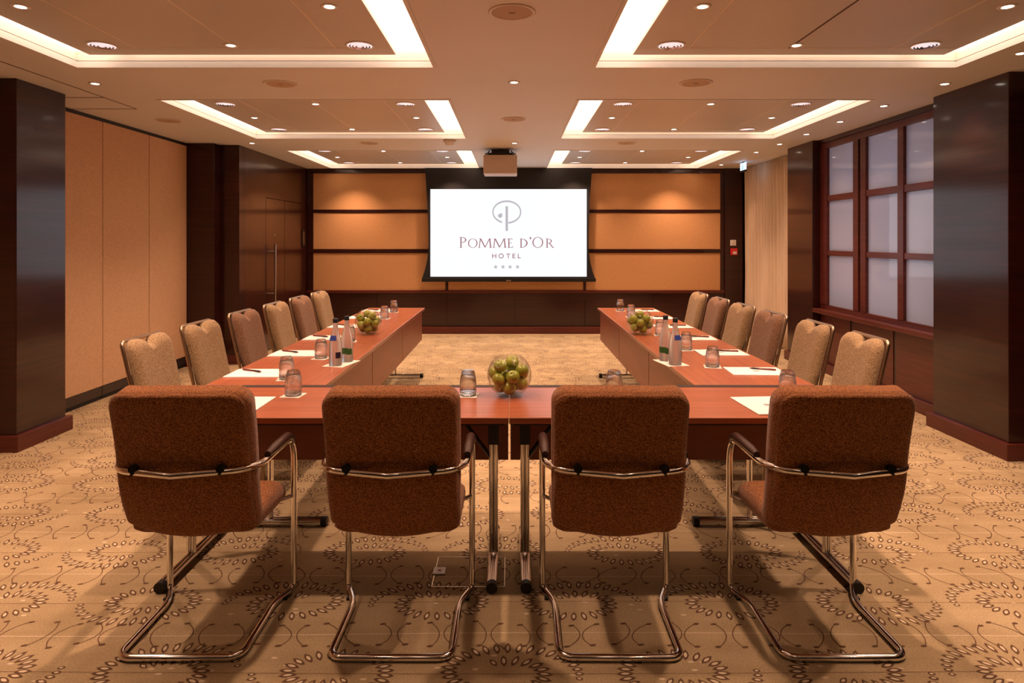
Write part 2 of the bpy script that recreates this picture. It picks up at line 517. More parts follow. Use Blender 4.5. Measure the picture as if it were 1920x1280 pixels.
side_w = ['left', 'right']
row_w = ['', 'nearest', 'middle', 'farthest']
raft_objs = {}
for r, (y0, y1) in enumerate(CY):
    for s, (x0, x1) in enumerate(CX):
        if r == 0:
            root = MB().box(x0 + .15, x1 - .15, y0 + .1, y1 - .1, CZ + .045, CZ + .075).build('trim_%d' % (s + 1), M['raft'])
            root['kind'] = 'structure'
        else:
            root = thing('ceiling_raft', 'suspended ceiling raft with glowing side coves, %s one on the %s side of the room' % (row_w[r], side_w[s]), 'ceiling panel', ((x0 + x1) / 2, (y0 + y1) / 2, CZ + .045), 0, 'lit ceiling rafts')
            cx, cy = (x0 + x1) / 2, (y0 + y1) / 2
            hx = (x1 - x0) / 2; hy = (y1 - y0) / 2
            # raft board: gap .15/.21 at the sides, .10 front and back
            gl, gr = (.15, .22) if s == 0 else (.22, .15)
            ax0, ax1 = -hx + gl, hx - gr
            b = MB().bbox(ax0, ax1, -hy + .10, hy - .11, 0, .03, .003)
            # hanger rods to the lid above
            for px in (ax0 + .3, ax1 - .3):
                for py in (-hy + .4, hy - .4):
                    b.tube([(px, py, .03), (px, py, LID - CZ - .045)], .006, 6)
            b.build('raft_board', M['raft'], root)
            sm = MB()
            xsg = 1 if s == 0 else 1
            base = [-2.28, -1.67, -1.07] if s == 0 else [1.07, 1.68, 2.30]
            for q, xv in enumerate(base):
                lx = xv - cx
                if s == 1 and q == 1 and r == 1:
                    continue
                sm.box(lx - .004, lx + .004, -hy + .12, hy - .26 - .11 * 0, -.0025, 0)
            sm.box(ax0 + .02, ax1 - .02, hy - .262, hy - .258, -.0015, 0)
            sm.build('panel_seam', M['seam_lit_edge'], root)
            if s == 1 and r == 1:
                lx = 1.68 - cx
                MB().box(lx - .005, lx + .005, -hy + .12, hy - .26, -.0025, 0).build('panel_seam', M['seam_dark'], root)
        # diffusers lying in the coves
        for (ya, yb_) in ((y0 + .004, y0 + .085), (y1 - .085, y1 - .004)):
            o = MB().box(x0 + .37, x1 - .37, ya, yb_, CZ + .115, CZ + .130).build('light_strip', M['cove'] if r else M['cove_dim'], root)
            if r: o.location = (-(x0 + x1) / 2, -(y0 + y1) / 2, -(CZ + .045))
        for q in (0, 1):
            if q == 0: a, c = x0 + .004, x0 + (.27 if s == 0 else .36)
            else: a, c = x1 - (.36 if s == 0 else .27), x1 - .004
            m = MB().box(a, c, y0 + .02, y1 - .02, CZ + .095, CZ + .112)
            o = m.build('light_strip', M['cove'] if r else M['cove_dim'], root)
            if r: o.location = (-(x0 + x1) / 2, -(y0 + y1) / 2, -(CZ + .045))

def loc_words(r, s): return '%s %s raft' % (row_w[r], side_w[s])
def big_light():
    root = thing('recessed_downlight', 'x', 'ceiling light', (0, 0, 0), 0, 'large faceted downlights in the ceiling rafts')
    MB().lathe([(.074, 0), (.086, 0), (.086, -.004), (.080, -.007), (.074, -.006), (.074, 0)], 32).build('trim_ring', M['white_plastic'], root)
    l = MB()
    rr = [.074, .064, .055, .046, .037, .028, .016, 0]
    zz = [-.005, -.009, -.007, -.011, -.009, -.012, -.010, -.010]
    for i in range(7):
        l.lathe([(rr[i], zz[i]), (rr[i + 1], zz[i + 1])], 20, 0 if i % 2 == 0 else 1, smooth=False)
    l.build('lens', [M['lens_glow'], M['lens_dark']], root)
    return root
def small_light():
    root = thing('recessed_spotlight', 'x', 'ceiling light', (0, 0, 0), 0, 'small recessed spotlights')
    MB().lathe([(.024, 0), (.044, 0), (.044, -.003), (.036, -.006), (.026, -.004), (.024, 0)], 24).build('trim_ring', M['white_plastic'], root)
    MB().lathe([(.025, -.0035), (.018, -.0055), (0, -.006)], 20).build('lamp', M['spot_on'], root)
    return root
BL = big_light(); SL = small_light()
usedB = usedS = False
def put_big(x, y, z, label):
    global usedB
    if not usedB: o = BL; usedB = True
    else: o = copy_tree(BL)
    o.location = (x, y, z); o['label'] = label
def put_small(x, y, z, label, group):
    global usedS
    if not usedS: o = SL; usedS = True
    else: o = copy_tree(SL)
    o.location = (x, y, z); o['label'] = label; o['group'] = group
RZ = CZ + .045
LIGHTS = []
for r, (y0, y1) in enumerate(CY):
    for s in (0, 1):
        xin, xout, xm = (-.91, -2.45, -1.68) if s == 0 else (.95, 2.47, 1.70)
        for (yy, dw) in ((y0 + .37, 'front'), (y1 - .32, 'rear')):
            for (xx, lw) in ((xin, 'inner'), (xout, 'outer')):
                LIGHTS.append(('B', xx, yy, r))
                if r and yy > 3.1:
                    put_big(xx, yy, RZ, 'large faceted downlight at the %s %s corner of the %s' % (dw, lw, loc_words(r, s)))
            LIGHTS.append(('S', xm, yy, r))
            if r and yy > 3.1:
                put_small(xm, yy, RZ, 'small spotlight midway along the %s edge of the %s' % (dw, loc_words(r, s)), 'small spotlights in the ceiling rafts')
        for (xx, lw) in ((xin, 'inner'), (xout, 'outer')):
            yy = y0 + 1.0
            LIGHTS.append(('S', xx, yy, r))
            if r: put_small(xx, yy, RZ, 'small spotlight halfway along the %s side of the %s' % (lw, loc_words(r, s)), 'small spotlights in the ceiling rafts')
perim = [(3.05, 3.93), (3.10, 4.70), (3.10, 5.47), (3.10, 6.20), (3.11, 6.93), (3.12, 7.65), (3.11, 8.35), (3.11, 9.75)]
pw = ['at the right edge of the picture', 'beside the near right pillar', 'next beyond the near right pillar', 'above the nearest window pane', 'above the middle of the window', 'above the far right pillar', 'above the near end of the curtain', 'beside the green exit sign']
pw[7] = 'nearest the back wall by the exit sign'
for (x, y), wd in zip(perim, pw):
    LIGHTS.append(('P', x, y, 1)); put_small(x, y, CZ, 'small ceiling spotlight along the right wall, %s' % wd, 'spotlights along the right wall')
for (x, y, wd) in ((-2.98, 4.69, 'near the left pillar and access hatch'), (-3.0, 7.57, 'on the left, above the dark double pillar')):
    LIGHTS.append(('P', x, y, 1)); put_small(x, y, CZ, 'small ceiling spotlight %s' % wd, 'spotlights along the left wall')
for (x, y, wd) in ((.015, 4.65, 'between the near and middle rafts'), (.03, 7.57, 'just above the projector')):
    LIGHTS.append(('P', x, y, 1)); put_small(x, y, CZ, 'small spotlight on the ceiling centre line %s' % wd, 'spotlights on the centre line')
for k, (t, x, y, r) in enumerate(LIGHTS):
    if t == 'B': spot('downlight_lamp', (x, y, RZ - .02), BIG_W * (.06 if r == 0 else 1), 106, .9, radius=.035)
    elif t == 'S': spot('spotlight_lamp', (x, y, RZ - .012), SMALL_W * (.06 if r == 0 else 1), 95, .8, radius=.02)
    else: spot('spotlight_lamp', (x, y, CZ - .012), PERIM_W, 95, .8, radius=.02)

# round ceiling speakers
def speaker(x, y, label):
    root = thing('ceiling_speaker', label, 'speaker', (x, y, CZ), 0, 'round ceiling speakers')
    MB().lathe([(.098, 0), (.116, 0), (.116, -.004), (.108, -.007), (.098, -.004), (.098, 0)], 36).build('rim', M['white_plastic'], root)
    MB().lathe([(.098, -.003), (.05, -.005), (0, -.0055)], 36).build('grille', M['grille'], root)
    MB().box(-.016, .016, -.003, .003, -.007, -.0052).build('badge', M['seam_dark'], root)
speaker(.0, 3.22, 'round white rimmed ceiling speaker nearest the camera on the centre line')
speaker(.015, 6.07, 'round ceiling speaker on the centre line before the projector')
speaker(-1.66, 4.70, 'round ceiling speaker between the near and middle left rafts')
speaker(1.31, 4.67, 'round ceiling speaker between the near and middle right rafts')
speaker(-3.22, 6.15, 'round ceiling speaker beside the beige folding partition')
speaker(-1.65, 7.57, 'round ceiling speaker between the middle and far left rafts')
speaker(1.32, 7.57, 'round ceiling speaker between the middle and far right rafts')
# smoke detector
root = thing('smoke_detector', 'white smoke detector hanging below the ceiling left of the projector', 'smoke detector', (-.70, 7.35, CZ))
MB().lathe([(0, 0), (.072, 0), (.072, -.022), (.066, -.026), (0, -.026)], 28).build('base', M['white_plastic'], root)
MB().lathe([(.052, -.026), (.050, -.046), (.036, -.058), (0, -.060)], 28).build('sensor_head', M['white_plastic'], root)
# access hatch lines on the left
m = MB()
m.box(-3.206, -3.20, 2.6, 5.60, CZ - .003, CZ); m.box(-3.76, -3.2, 5.594, 5.60, CZ - .003, CZ); m.box(-3.76, -3.2, 5.15, 5.156, CZ - .003, CZ)
struct('trim_3', m, M['seam_dark'])

# ------------------------------------------------------------------ room shell
def wallbox(name, args, m, extra=None):
    b = MB()
    for a in args: b.box(*a)
    return struct(name, b, m)
wallbox('wall_left', [(-4.2, -3.80, -3.2, 10.6, 0, CZ)], M['partition'])
wallbox('wall_rear', [(-4.2, 4.2, -3.2, -3.05, 0, CZ)], M['dark_wood'])
# right wall: solid runs before and after the window, plus the dado and header of the window bay
wr = MB()
wr.box(3.75, 4.2, -3.2, 4.4, 0, CZ); wr.box(3.80, 4.2, 8.0, 10.6, 0, CZ)
wr.box(3.48, 3.75, 5.04, 7.40, 0, .70); wr.box(3.45, 3.75, 5.04, 7.40, 2.535, CZ)
wall_right = struct('wall_right', wr, M['dark_wood'])
dp = [(5.06, 5.92), (5.96, 6.68), (6.72, 7.36)]
for a, b_ in dp:
    MB().bbox(3.465, 3.485, a + .004, b_ - .004, .115, .655, .003).build('dado_panel', M['red_wood'], wall_right)
MB().box(3.472, 3.485, 5.05, 7.4, .11, .66).build('dado_backing', M['dark_wood'], wall_right)
b = MB(); b.bbox(3.43, 3.48, 5.05, 7.4, 0, .11, .004); struct('baseboard_right', b, M['red_wood'])

def pillar(x0, x1, y0, y1, label, pl=.035, inner='r'):
    root = thing('pillar', label, 'pillar', ((x0 + x1) / 2, (y0 + y1) / 2, 0), 0)
    cx, cy = (x0 + x1) / 2, (y0 + y1) / 2
    MB().bbox(x0 - cx, x1 - cx, y0 - cy, y1 - cy, 0, CZ, .004).build('cladding', M['dark_wood'], root)
    MB().bbox(x0 - cx - pl, x1 - cx + pl, y0 - cy - pl, y1 - cy + pl, 0, .11, .004).build('plinth', M['red_wood'], root)
    return root
pillar(-4.1, -3.43, 4.54, 5.04, 'broad dark glossy wood pillar at the left edge, nearest the camera')
pillar(3.30, 4.1, 4.36, 5.14, 'broad dark glossy wood pillar at the right edge, beside the window')
pillar(3.38, 4.1, 7.38, 8.05, 'dark wood pillar between the window and the cream curtain', .03)
pillar(-4.1, -3.44, 7.58, 7.735, 'dark wood pillar at the far end of the beige partition', .02)
b = MB(); b.bbox(-4.1, -3.21, 7.72, 7.90, 0, CZ, .004); o = b.build('pillar_front', M['dark_wood'])
o.name = 'door_pillar'; tag(o, 'dark wood pillar forming the corner before the double doors', 'pillar')
MB().bbox(-4.1, -3.19, 7.70, 7.92, 0, .11, .004).build('plinth', M['red_wood'], o)

# partition panels
pe = [5.05, 6.02, 6.79, 7.575]
pn = ['nearest the left pillar', 'in the middle', 'farthest, beside the dark corner pillar']
for k in range(3):
    root = thing('partition_panel', 'tall beige fabric partition panel, %s of the three' % pn[k] if k != 1 else 'tall beige fabric partition panel, middle one of the three', 'partition panel', (-3.78, (pe[k] + pe[k + 1]) / 2, 0), 0, 'beige folding partition panels')
    hw = (pe[k + 1] - pe[k]) / 2
    MB().bbox(-.015, .025, -hw + .004, hw - .004, .125, 2.545, .003).build('fabric_face', M['partition'], root)
    MB().bbox(-.015, .018, -hw + .004, hw - .004, .035, .123, .003).build('base_strip', M['strip_grey'], root)
    MB().box(-.015, .010, -hw + .006, hw - .006, 0, .034).build('floor_seal', M['black_rubber'], root)
m = MB(); m.box(-3.80, -3.765, 5.04, 7.58, 2.547, CZ); struct('trim_4', m, M['black_metal'])

# door wall on the left
wd_ = MB()
wd_.box(-4.1, -3.215, 7.9, 8.565, 0, CZ); wd_.box(-4.1, -3.215, 8.565, 10.3, 2.02, CZ)
wd_.box(-4.1, -3.215, 9.97, 10.3, 0, 2.02); wd_.box(-4.1, -3.26, 8.565, 9.97, 0, 2.02)
struct('wall_left_far', wd_, M['door_wood'])
def door(n, y0, y1, pane=False):
    o = struct('door_%d' % n, MB().bbox(-3.26, -3.213, y0 + .004, y1 - .004, .008, 2.012, .002), M['door_wood'])
    return o
d1 = door(1, 8.565, 9.27); d2 = door(2, 9.27, 9.97)
def handle(parent, y, z0=.63, z1=1.41):
    MB().tube([(-3.15, y, z0), (-3.15, y, z1)], .014, 14).build('door_handle', M['steel'], parent)
    hs = kids(parent)[-1]
    hb = MB()
    for z in (z0 + .12, z1 - .10): hb.tube([(-3.213, y, z), (-3.15, y, z)], .008, 10)
    hb.build('handle_mount', M['steel'], parent)
handle(d1, 8.73)
MB().lathe([(0, 0), (.012, 0), (.012, .004), (.006, .006), (0, .006)], 16).build('peephole', M['steel'], d1)
pp = [c for c in kids(d1) if c.name.startswith('peephole')][0]
pp.rotation_euler = (0, R(90), 0); pp.location = (-3.213, 8.87, 1.53)
m = MB(); m.bbox(-3.235, -3.195, 7.9, 8.565, 0, .10, .003); m.bbox(-3.235, -3.195, 9.97, 10.27, 0, .10, .003); struct('baseboard_left', m, M['red_wood'])
root = thing('wall_control_panel', 'framed beige control plate on the dark wall beside the doors', 'switch', (-3.213, 10.1, 1.49))
MB().bbox(0, .012, -.075, .075, -.13, .13, .003).build('frame', M['black_metal'], root)
MB().bbox(.010, .016, -.045, .045, -.10, .10, .002).build('faceplate', M['frame_metal'], root)

# ------------------------------------------------------------------ back wall
YB = 10.3
def bx(px): return (px - 960) * YB / F
def bz(py): return H - (py - 450) * YB / F
wb = MB(); wb.box(-4.2, 4.2, YB, 10.6, 0, CZ)
wall_back = struct('wall_back', wb, M['dark_wood'])
xa, xb = bx(588), bx(1350)
zr = [(bz(393), bz(325)), (bz(467), bz(399)), (bz(544), bz(474))]
cols_ = [(xa, bx(835.5)), (bx(840.5), bx(1093.5)), (bx(1098.5), xb)]
for (z0, z1) in zr:
    for (c0, c1) in cols_:
        MB().bbox(c0, c1, YB - .018, YB, z0, z1, .004).build('fabric_panel', M['fabric_wall'], wall_back)
rb = MB()
for (z0, z1) in ((bz(325), CZ), (bz(399), bz(393)), (bz(474), bz(467))):
    rb.bbox(bx(577), bx(1357), YB - .03, YB, z0, z1, .003)
for (c0, c1) in ((bx(577), xa), (xb, bx(1357)), (bx(835.5), bx(840.5)), (bx(1093.5), bx(1098.5))):
    rb.bbox(c0, c1, YB - .028, YB, .55, CZ, .003)
rb.build('wooden_rail', M['dark_wood'], wall_back)
MB().bbox(bx(577), bx(1357), YB - .04, YB, bz(549), bz(544), .003).build('dado_rail', M['red_wood'], wall_back)
ws = [bx(577), bx(708), bx(838), bx(966), bx(1096), bx(1224), bx(1357)]
for i in range(6):
    MB().bbox(ws[i] + .003, ws[i + 1] - .003, YB - .02, YB, .115, bz(549), .002).build('wainscot_panel', M['dark_wood'], wall_back)
MB().bbox(bx(1357), 3.60, YB - .06, YB, 0, CZ, .004).build('end_post', M['dark_wood'], wall_back)
b = MB(); b.bbox(bx(577), 3.60, YB - .09, YB - .02, 0, .11, .004); struct('baseboard_back', b, M['red_wood'])
# call point + switch on the end post
root = thing('fire_call_point', 'small red fire alarm call point on the dark post at the back right', 'alarm', (bx(1373), YB - .06, bz(471.5)))
MB().bbox(-.052, .052, -.035, 0, -.052, .052, .004).build('housing', M['red_plastic'], root)
MB().box(-.022, .036, -.037, -.035, -.036, .004).build('press_plate', M['white_plastic'], root)
root = thing('wall_switch', 'square beige wall switch just above the red fire call point', 'switch', (bx(1372), YB - .06, bz(455)))
MB().bbox(-.045, .045, -.012, 0, -.045, .045, .003).build('faceplate', M['white_plastic'], root)
MB().bbox(-.016, .016, -.018, -.010, -.018, .018, .002).build('rocker', M['white_plastic'], root)

# ------------------------------------------------------------------ projection screen
YS = 10.14
def sx(px): return (px - 960) * YS / F
def sz(py): return H - (py - 450) * YS / F
scr = thing('projection_screen', 'large lit projection screen with black border showing a hotel logo', 'screen', (0, YS, .82))
def S(o): o.location = (0, -YS, -.82); return o
n = 16
def edge_l(z):
    t = (z - sz(520)) / (CZ - sz(520))
    return sx(803.5) - .095 * max(0, 1 - t * 3.3) ** 2 - .055 * max(0, (t - .35) / .65) ** 1.5
def edge_r(z):
    t = (z - sz(520)) / (CZ - sz(520))
    return sx(1103.5) + .095 * max(0, 1 - t * 3.3) ** 2 + .055 * max(0, (t - .35) / .65) ** 1.5
bf = MB(); vs = []; fs = []
for i in range(n + 1):
    z = sz(521) + (CZ - .005 - sz(521)) * i / n
    l, r_ = edge_l(z), edge_r(z)
    vs += [(l, YS, z), (r_, YS, z), (r_, YS + .004, z), (l, YS + .004, z)]
for i in range(n):
    a = 4 * i; b_ = a + 4
    fs += [(a, a + 1, b_ + 1, b_), (a + 1, a + 2, b_ + 2, b_ + 1), (a + 2, a + 3, b_ + 3, b_ + 2), (a + 3, a, b_, b_ + 3)]
bf.add(vs, fs)
S(bf.build('screen_fabric', M['screen_black'], scr))
S(MB().bbox(sx(791), sx(1117), YS - .02, YS + .02, sz(528), sz(521), .004).build('weight_bar', M['black_metal'], scr))
S(MB().box(sx(949), sx(958), YS - .022, YS - .018, sz(527), sz(524.5)).build('maker_plate', M['steel'], scr))
S(MB().box(sx(807), sx(1100), YS - .002, YS - .0005, sz(518.5), sz(354.5)).build('projected_image', M['screen_on'], scr))
# logo, drawn in crop units (4.922 per pixel, origin 780,280)
def L(u, v): return ((u / 4.922 + 780 - 960) * YS / F, YS - .0035, H - (v / 4.922 + 280 - 450) * YS / F)
class Ink:
    def __init__(s): s.m = MB()
    def poly(s, pts): s.m.add([L(*p) for p in pts], [tuple(range(len(pts)))])
    def rect(s, x0, x1, y0, y1): s.poly([(x0, y0), (x0, y1), (x1, y1), (x1, y0)])
    def ring(s, cx, cy, ro, ri, a0=0, a1=360, off=(0, 0), n=40):
        A = [R(a0 + (a1 - a0) * i / n) for i in range(n + 1)]
        o = [(cx + ro[0] * math.cos(a), cy + ro[1] * math.sin(a)) for a in A]
        i_ = [(cx + off[0] + ri[0] * math.cos(a), cy + off[1] + ri[1] * math.sin(a)) for a in A]
        for k in range(n): s.poly([o[k], i_[k], i_[k + 1], o[k + 1]])
    def serif(s, cx, w_, y, up):   # small bracketed serif
        h = 4 * up
        s.poly([(cx - w_, y), (cx + w_, y), (cx + w_, y + h * .55), (cx - w_, y + h * .55)])
    def line(s, x0, y0, x1, y1, wd):
        s.poly([(x0 - wd / 2, y0), (x1 - wd / 2, y1), (x1 + wd / 2, y1), (x0 + wd / 2, y0)])
gi = Ink()
gi.ring(838, 578, (134, 108), (122, 92), -250, -90 + 0, n=36)         # left and top
gi.ring(838, 578, (134, 108), (122, 92), -90, 84, n=36)
gi.rect(826, 849, 524, 752)
gi.ring(777, 612, (20, 19), (.1, .1), 0, 360, n=20)
gi.poly([(778, 600), (774, 590), (779, 586), (783, 598)])
gi.ring(791, 596, (9, 5), (.1, .1), 0, 360, n=10)
for cx_ in (735, 803, 868, 937):
    P_ = [(cx_ + (23 if k % 2 == 0 else 9.5) * math.sin(k * PI / 5), 1084 - (23 if k % 2 == 0 else 9.5) * math.cos(k * PI / 5)) for k in range(10)]
    for k in range(10): gi.poly([(cx_, 1084), P_[(k + 1) % 10], P_[k]])
S(gi.m.build('logo_emblem', M['proj_grey'], scr))
ti = Ink(); B0 = 906; T0 = 810; T1 = 823
def stem(x, top, w_=11, s0=13):
    ti.rect(x - w_ / 2, x + w_ / 2, top, B0); ti.rect(x - s0, x + s0, B0 - 3, B0 + 1); ti.rect(x - s0, x + w_ / 2, top - 1, top + 3)
stem(415, T0, 12, 15); ti.ring(420, 835, (45, 26), (33, 21), -90, 90)                       # P
ti.ring(524, 865, (44, 43), (34, 39))                                                       # O
def em(x0, x1):
    ti.line(x0 + 20, T1, x0 + 10, B0, 8); ti.line(x1 - 22, T1, x1 - 12, B0, 12)
    mid = (x0 + x1) / 2
    ti.line(x0 + 22, T1, mid, B0 - 2, 12); ti.line(x1 - 24, T1, mid, B0 - 2, 8)
    ti.rect(x0, x0 + 22, B0 - 3, B0 + 1); ti.rect(x1 - 28, x1, B0 - 3, B0 + 1)
    ti.rect(x0 + 8, x0 + 26, T1 - 1, T1 + 3); ti.rect(x1 - 27, x1 - 8, T1 - 1, T1 + 3)
em(574, 702); em(708, 836)
stem(857, T1, 11, 12)                                                                       # E
ti.rect(857, 888, T1 - 1, T1 + 4); ti.rect(857, 883, 861, 865); ti.rect(857, 893, B0 - 4, B0 + 1); ti.rect(885, 889, T1 - 1, T1 + 13); ti.rect(880, 883, 856, 870); ti.poly([(889, B0 - 16), (886, B0), (892, B0), (894, B0 - 16)])
stem(970, T1, 11, 12); ti.ring(970, (T1 + B0) / 2, (60, 42), (47, 38), -90, 90)             # D
ti.ring(1056, 818, (9, 9), (.1, .1), n=14); ti.poly([(1058, 826), (1048, 838), (1051, 840), (1065, 818)])
ti.ring(1124, 858, (50, 50), (39, 45))                                                      # O
stem(1210, T1, 11, 13); ti.ring(1214, 845, (40, 22), (29, 18), -90, 90); ti.line(1230, 864, 1264, B0, 12); ti.rect(1255, 1278, B0 - 3, B0 + 1)   # R
S(ti.m.build('logo_lettering', M['proj_red'], scr))
hi = Ink(); hb, ht = 1004, 962
hi.rect(703, 710, ht, hb); hi.rect(734, 741, ht, hb); hi.rect(706, 738, 979, 986)
hi.ring(786, 983, (24, 23), (17, 16))
hi.rect(834, 870, ht, ht + 7); hi.rect(848.5, 855.5, ht, hb)
hi.rect(890, 897, ht, hb); hi.rect(891, 916, ht, ht + 7); hi.rect(891, 913, 979, 986); hi.rect(891, 917, hb - 7, hb)
hi.rect(939, 946, ht, hb); hi.rect(940, 966, hb - 7, hb)
S(hi.m.build('logo_subtitle', M['proj_red'], scr))

# ------------------------------------------------------------------ projector
pj = thing('ceiling_projector', 'pale boxy projector on a black bracket hanging before the screen', 'projector', (-.143, 8.15, 2.268))
MB().bbox(-.205, .205, -.19, .19, 0, .226, .008, 3).build('casing', M['projector_case'], pj)
lb = MB(); lb.lathe([(0, .05), (.03, .05), (.045, .045), (.05, 0), (0, 0)], 24)
o = lb.build('lens', M['black_metal'], pj); o.rotation_euler = (R(-90), 0, 0); o.location = (.06, .188, .10)
mb = MB()
mb.box(-.15, .15, -.12, .12, .24, .262); mb.box(-.11, .11, -.10, .10, .262, .298); mb.box(-.17, -.12, -.16, .16, .226, .24); mb.box(.12, .17, -.16, .16, .226, .24)
mb.tube([(0, 0, .29), (0, 0, CZ - 2.268)], .03, 16)
for sgn in (-1, 1):
    mb.tube([(sgn * .19, -.1, .245), (sgn * .15, -.1, .262), (sgn * .13, -.1, .29)], .007, 8)
mb.build('mount_bracket', M['black_metal'], pj)

# ------------------------------------------------------------------ window bay
win = thing('window_1', 'x', 'window', (3.50, 6.18, .70)); del win['label']; del win['category']; win['kind'] = 'structure'
def Wn(o): o.location = (-3.50, -6.18, -.70); return o
Wn(MB().bbox(3.47, 3.56, 5.05, 7.38, .70, .745, .003).build('bottom_rail', M['red_wood'], win))
Wn(MB().bbox(3.47, 3.56, 5.05, 7.38, 2.47, 2.535, .003).build('top_rail', M['red_wood'], win))
for (a, b_) in ((5.05, 5.13), (5.81, 5.90), (6.43, 6.53), (6.57, 6.67), (7.22, 7.38)):
    Wn(MB().bbox(3.465, 3.56, a, b_, .745, 2.47, .003).build('mullion', M['red_wood'], win))
panes = [(5.13, 5.81), (5.90, 6.43), (6.67, 7.22)]
for (a, b_) in panes:
    for (z0, z1) in ((1.29, 1.345), (1.885, 1.95)):
        Wn(MB().bbox(3.472, 3.54, a, b_, z0, z1, .003).build('glazing_bar', M['red_wood'], win))
    for (z0, z1) in ((.745, 1.29), (1.345, 1.885), (1.95, 2.47)):
        Wn(MB().box(3.493, 3.499, a, b_, z0, z1).build('pane', M['frosted'], win))
Wn(MB().box(3.48, 3.54, 6.53, 6.57, .745, 2.47).build('centre_stop', M['black_metal'], win))
Wn(MB().bbox(3.375, 3.48, 5.10, 7.375, .655, .70, .005).build('window_sill', M['red_wood'], win))

# ------------------------------------------------------------------ curtain
cu = MB(); vs = []; fs = []
N = 260; Y0, Y1 = 8.07, 10.22; rndc = random.Random(3)
zs = [.015, .3, .9, 1.6, 2.3, CZ - .004]
for i in range(N + 1):
    y = Y0 + (Y1 - Y0) * i / N
    ph = y * 2 * PI / .105 + .9 * math.sin(y * 4.1)
    for j, z in enumerate(zs):
        amp = .026 + .012 * math.sin(y * 9 + j * .5) * (1 if j < 5 else .4)
        x = 3.63 + amp * math.sin(ph + .25 * math.sin(z * 1.5 + y * 3)) + .004 * math.sin(z * 3 + y * 11)
        vs.append((x, y, z))
for i in range(N):
    for j in range(5):
        a = i * 6 + j
        fs.append((a, a + 6, a + 7, a + 1))
cu.add(vs, fs, 0, True)
o = cu.build('curtain', M['curtain']); tag(o, 'floor-length cream pleated curtain beside the far right pillar', 'curtain')
sm_ = o.modifiers.new('thickness', 'SOLIDIFY'); sm_.thickness = .003
# exit sign
ex = thing('exit_sign', 'small glowing pale blue exit sign hung from the ceiling by the curtain', 'sign', (3.31, 9.39, 2.46))
MB().bbox(-.012, .012, -.11, .11, -.028, .0, .003).build('housing', M['black_metal'], ex)
MB().box(-.006, .006, -.11, .11, 0, .105).build('lit_panel', M['sign_on'], ex)
pg = MB(); pg.box(-.0075, -.006, -.10, -.045, .01, .095)
pg.build('pictogram_doorway', M['sign_white'], ex)
pg = MB()
pg.box(-.0075, -.006, .0, .012, .03, .07); pg.box(-.0075, -.006, -.02, .03, .05, .06); pg.box(-.0075, -.006, .012, .03, .012, .035); pg.box(-.0075, -.006, -.02, .0, .015, .035); pg.box(-.0075, -.006, -.002, .014, .076, .09)
pg.build('pictogram_figure', M['sign_teal'], ex)
MB().box(-.008, .008, -.05, .05, .105, CZ - 2.46).build('ceiling_bracket', M['black_metal'], ex)

# ------------------------------------------------------------------ tables
TZ = .735
def make_table(Lh, W, strip_=False):
    """length 2*Lh along local x, sitters at -y, modesty panel at +y"""
    root = thing('folding_table', 'x', 'table', (0, 0, 0), 0, 'mahogany meeting tables set in a U')
    hw = W / 2
    top = MB().bbox(-Lh + .0015, Lh - .0015, -hw, hw, TZ - .026, TZ, .003, 2, 0)
    top.build('tabletop', M['table_wood'], root)
    eb = MB()
    for y in (-hw, hw):
        eb.box(-Lh + .004, Lh - .004, y - .0012 if y < 0 else y, y if y < 0 else y + .0012, TZ - .004, TZ - .0015)
    eb.build('edge_band', M['table_edge'], root)
    if strip_:
        MB().box(-Lh + .002, Lh - .002, hw - .048, hw - .001, TZ - .001, TZ + .0012).build('hinge_strip', M['under'], root)
    py = hw - .03
    if strip_: py = hw - .075
    MB().bbox(-Lh + .006, Lh - .006, py - .016, py, .392, TZ - .027, .002).build('modesty_panel', M['panel_wood'], root)
    MB().box(-Lh + .02, Lh - .02, -hw + .05, py - .02, TZ - .045, TZ - .0265).build('under_frame', M['under'], root)
    for sgn in (-1, 1):
        lx = sgn * (Lh - .072)
        lg = MB()
        for q in (-.0105, .0105):
            lg.tube([(lx + q, 0, .045), (lx + q, 0, TZ - .046)], .0105, 12)
        leg = lg.build('leg', M['chrome'], root)
        ft = MB()
        yf0, yf1 = -hw + .055, hw - .04
        for q in (-.010, .010):
            ft.tube([(lx + q, yf0, .030), (lx + q, yf1, .030)], .0125, 12)
        foot = ft.build('foot', M['chrome'], leg)
        for y, e in ((yf0, -1), (yf1, 1)):
            MB().tube([(lx, y - .030 * (e < 0), .024), (lx, y + .030 * (e > 0), .024)], .0235, 16).build('end_cap', M['black_rubber'], leg)
        br = MB()
        br.box(lx - .03, lx + .03, -.025, .025, TZ - .075, TZ - .045)
        br.tube([(lx - sgn * .012, 0, TZ - .26), (lx - sgn * .17, 0, TZ - .05)], .009, 8)
        br.box(lx - .024, lx + .024, -.014, .014, TZ - .20, TZ - .075)
        br.build('folding_bracket', M['black_metal'], leg)
    return root
FT = make_table(.758, .60, True)
FT.location = (-.770, 2.98, 0); FT['label'] = 'mahogany folding table across the front, left of the centre join'
dup(FT, (.7445, 2.98, 0), 0, 'mahogany folding table across the front, right of the centre join')
STb = make_table(.625, .60)
yt = [3.285 + .625, 4.535 + .625, 5.785 + .625]
wds = ['nearest the front row', 'middle of its side', 'farthest, near the screen wall']
first = True
for s in (0, 1):
    for k in range(3):
        lab = 'mahogany folding table on the %s arm of the U, %s' % (side_w[s], wds[k])
        x = -1.235 if s == 0 else 1.215
        rz = R(-90) if s == 0 else R(90)
        if first: STb.location = (x, yt[k], 0); STb.rotation_euler = (0, 0, rz); STb['label'] = lab; first = False
        else: dup(STb, (x, yt[k], 0), rz, lab)

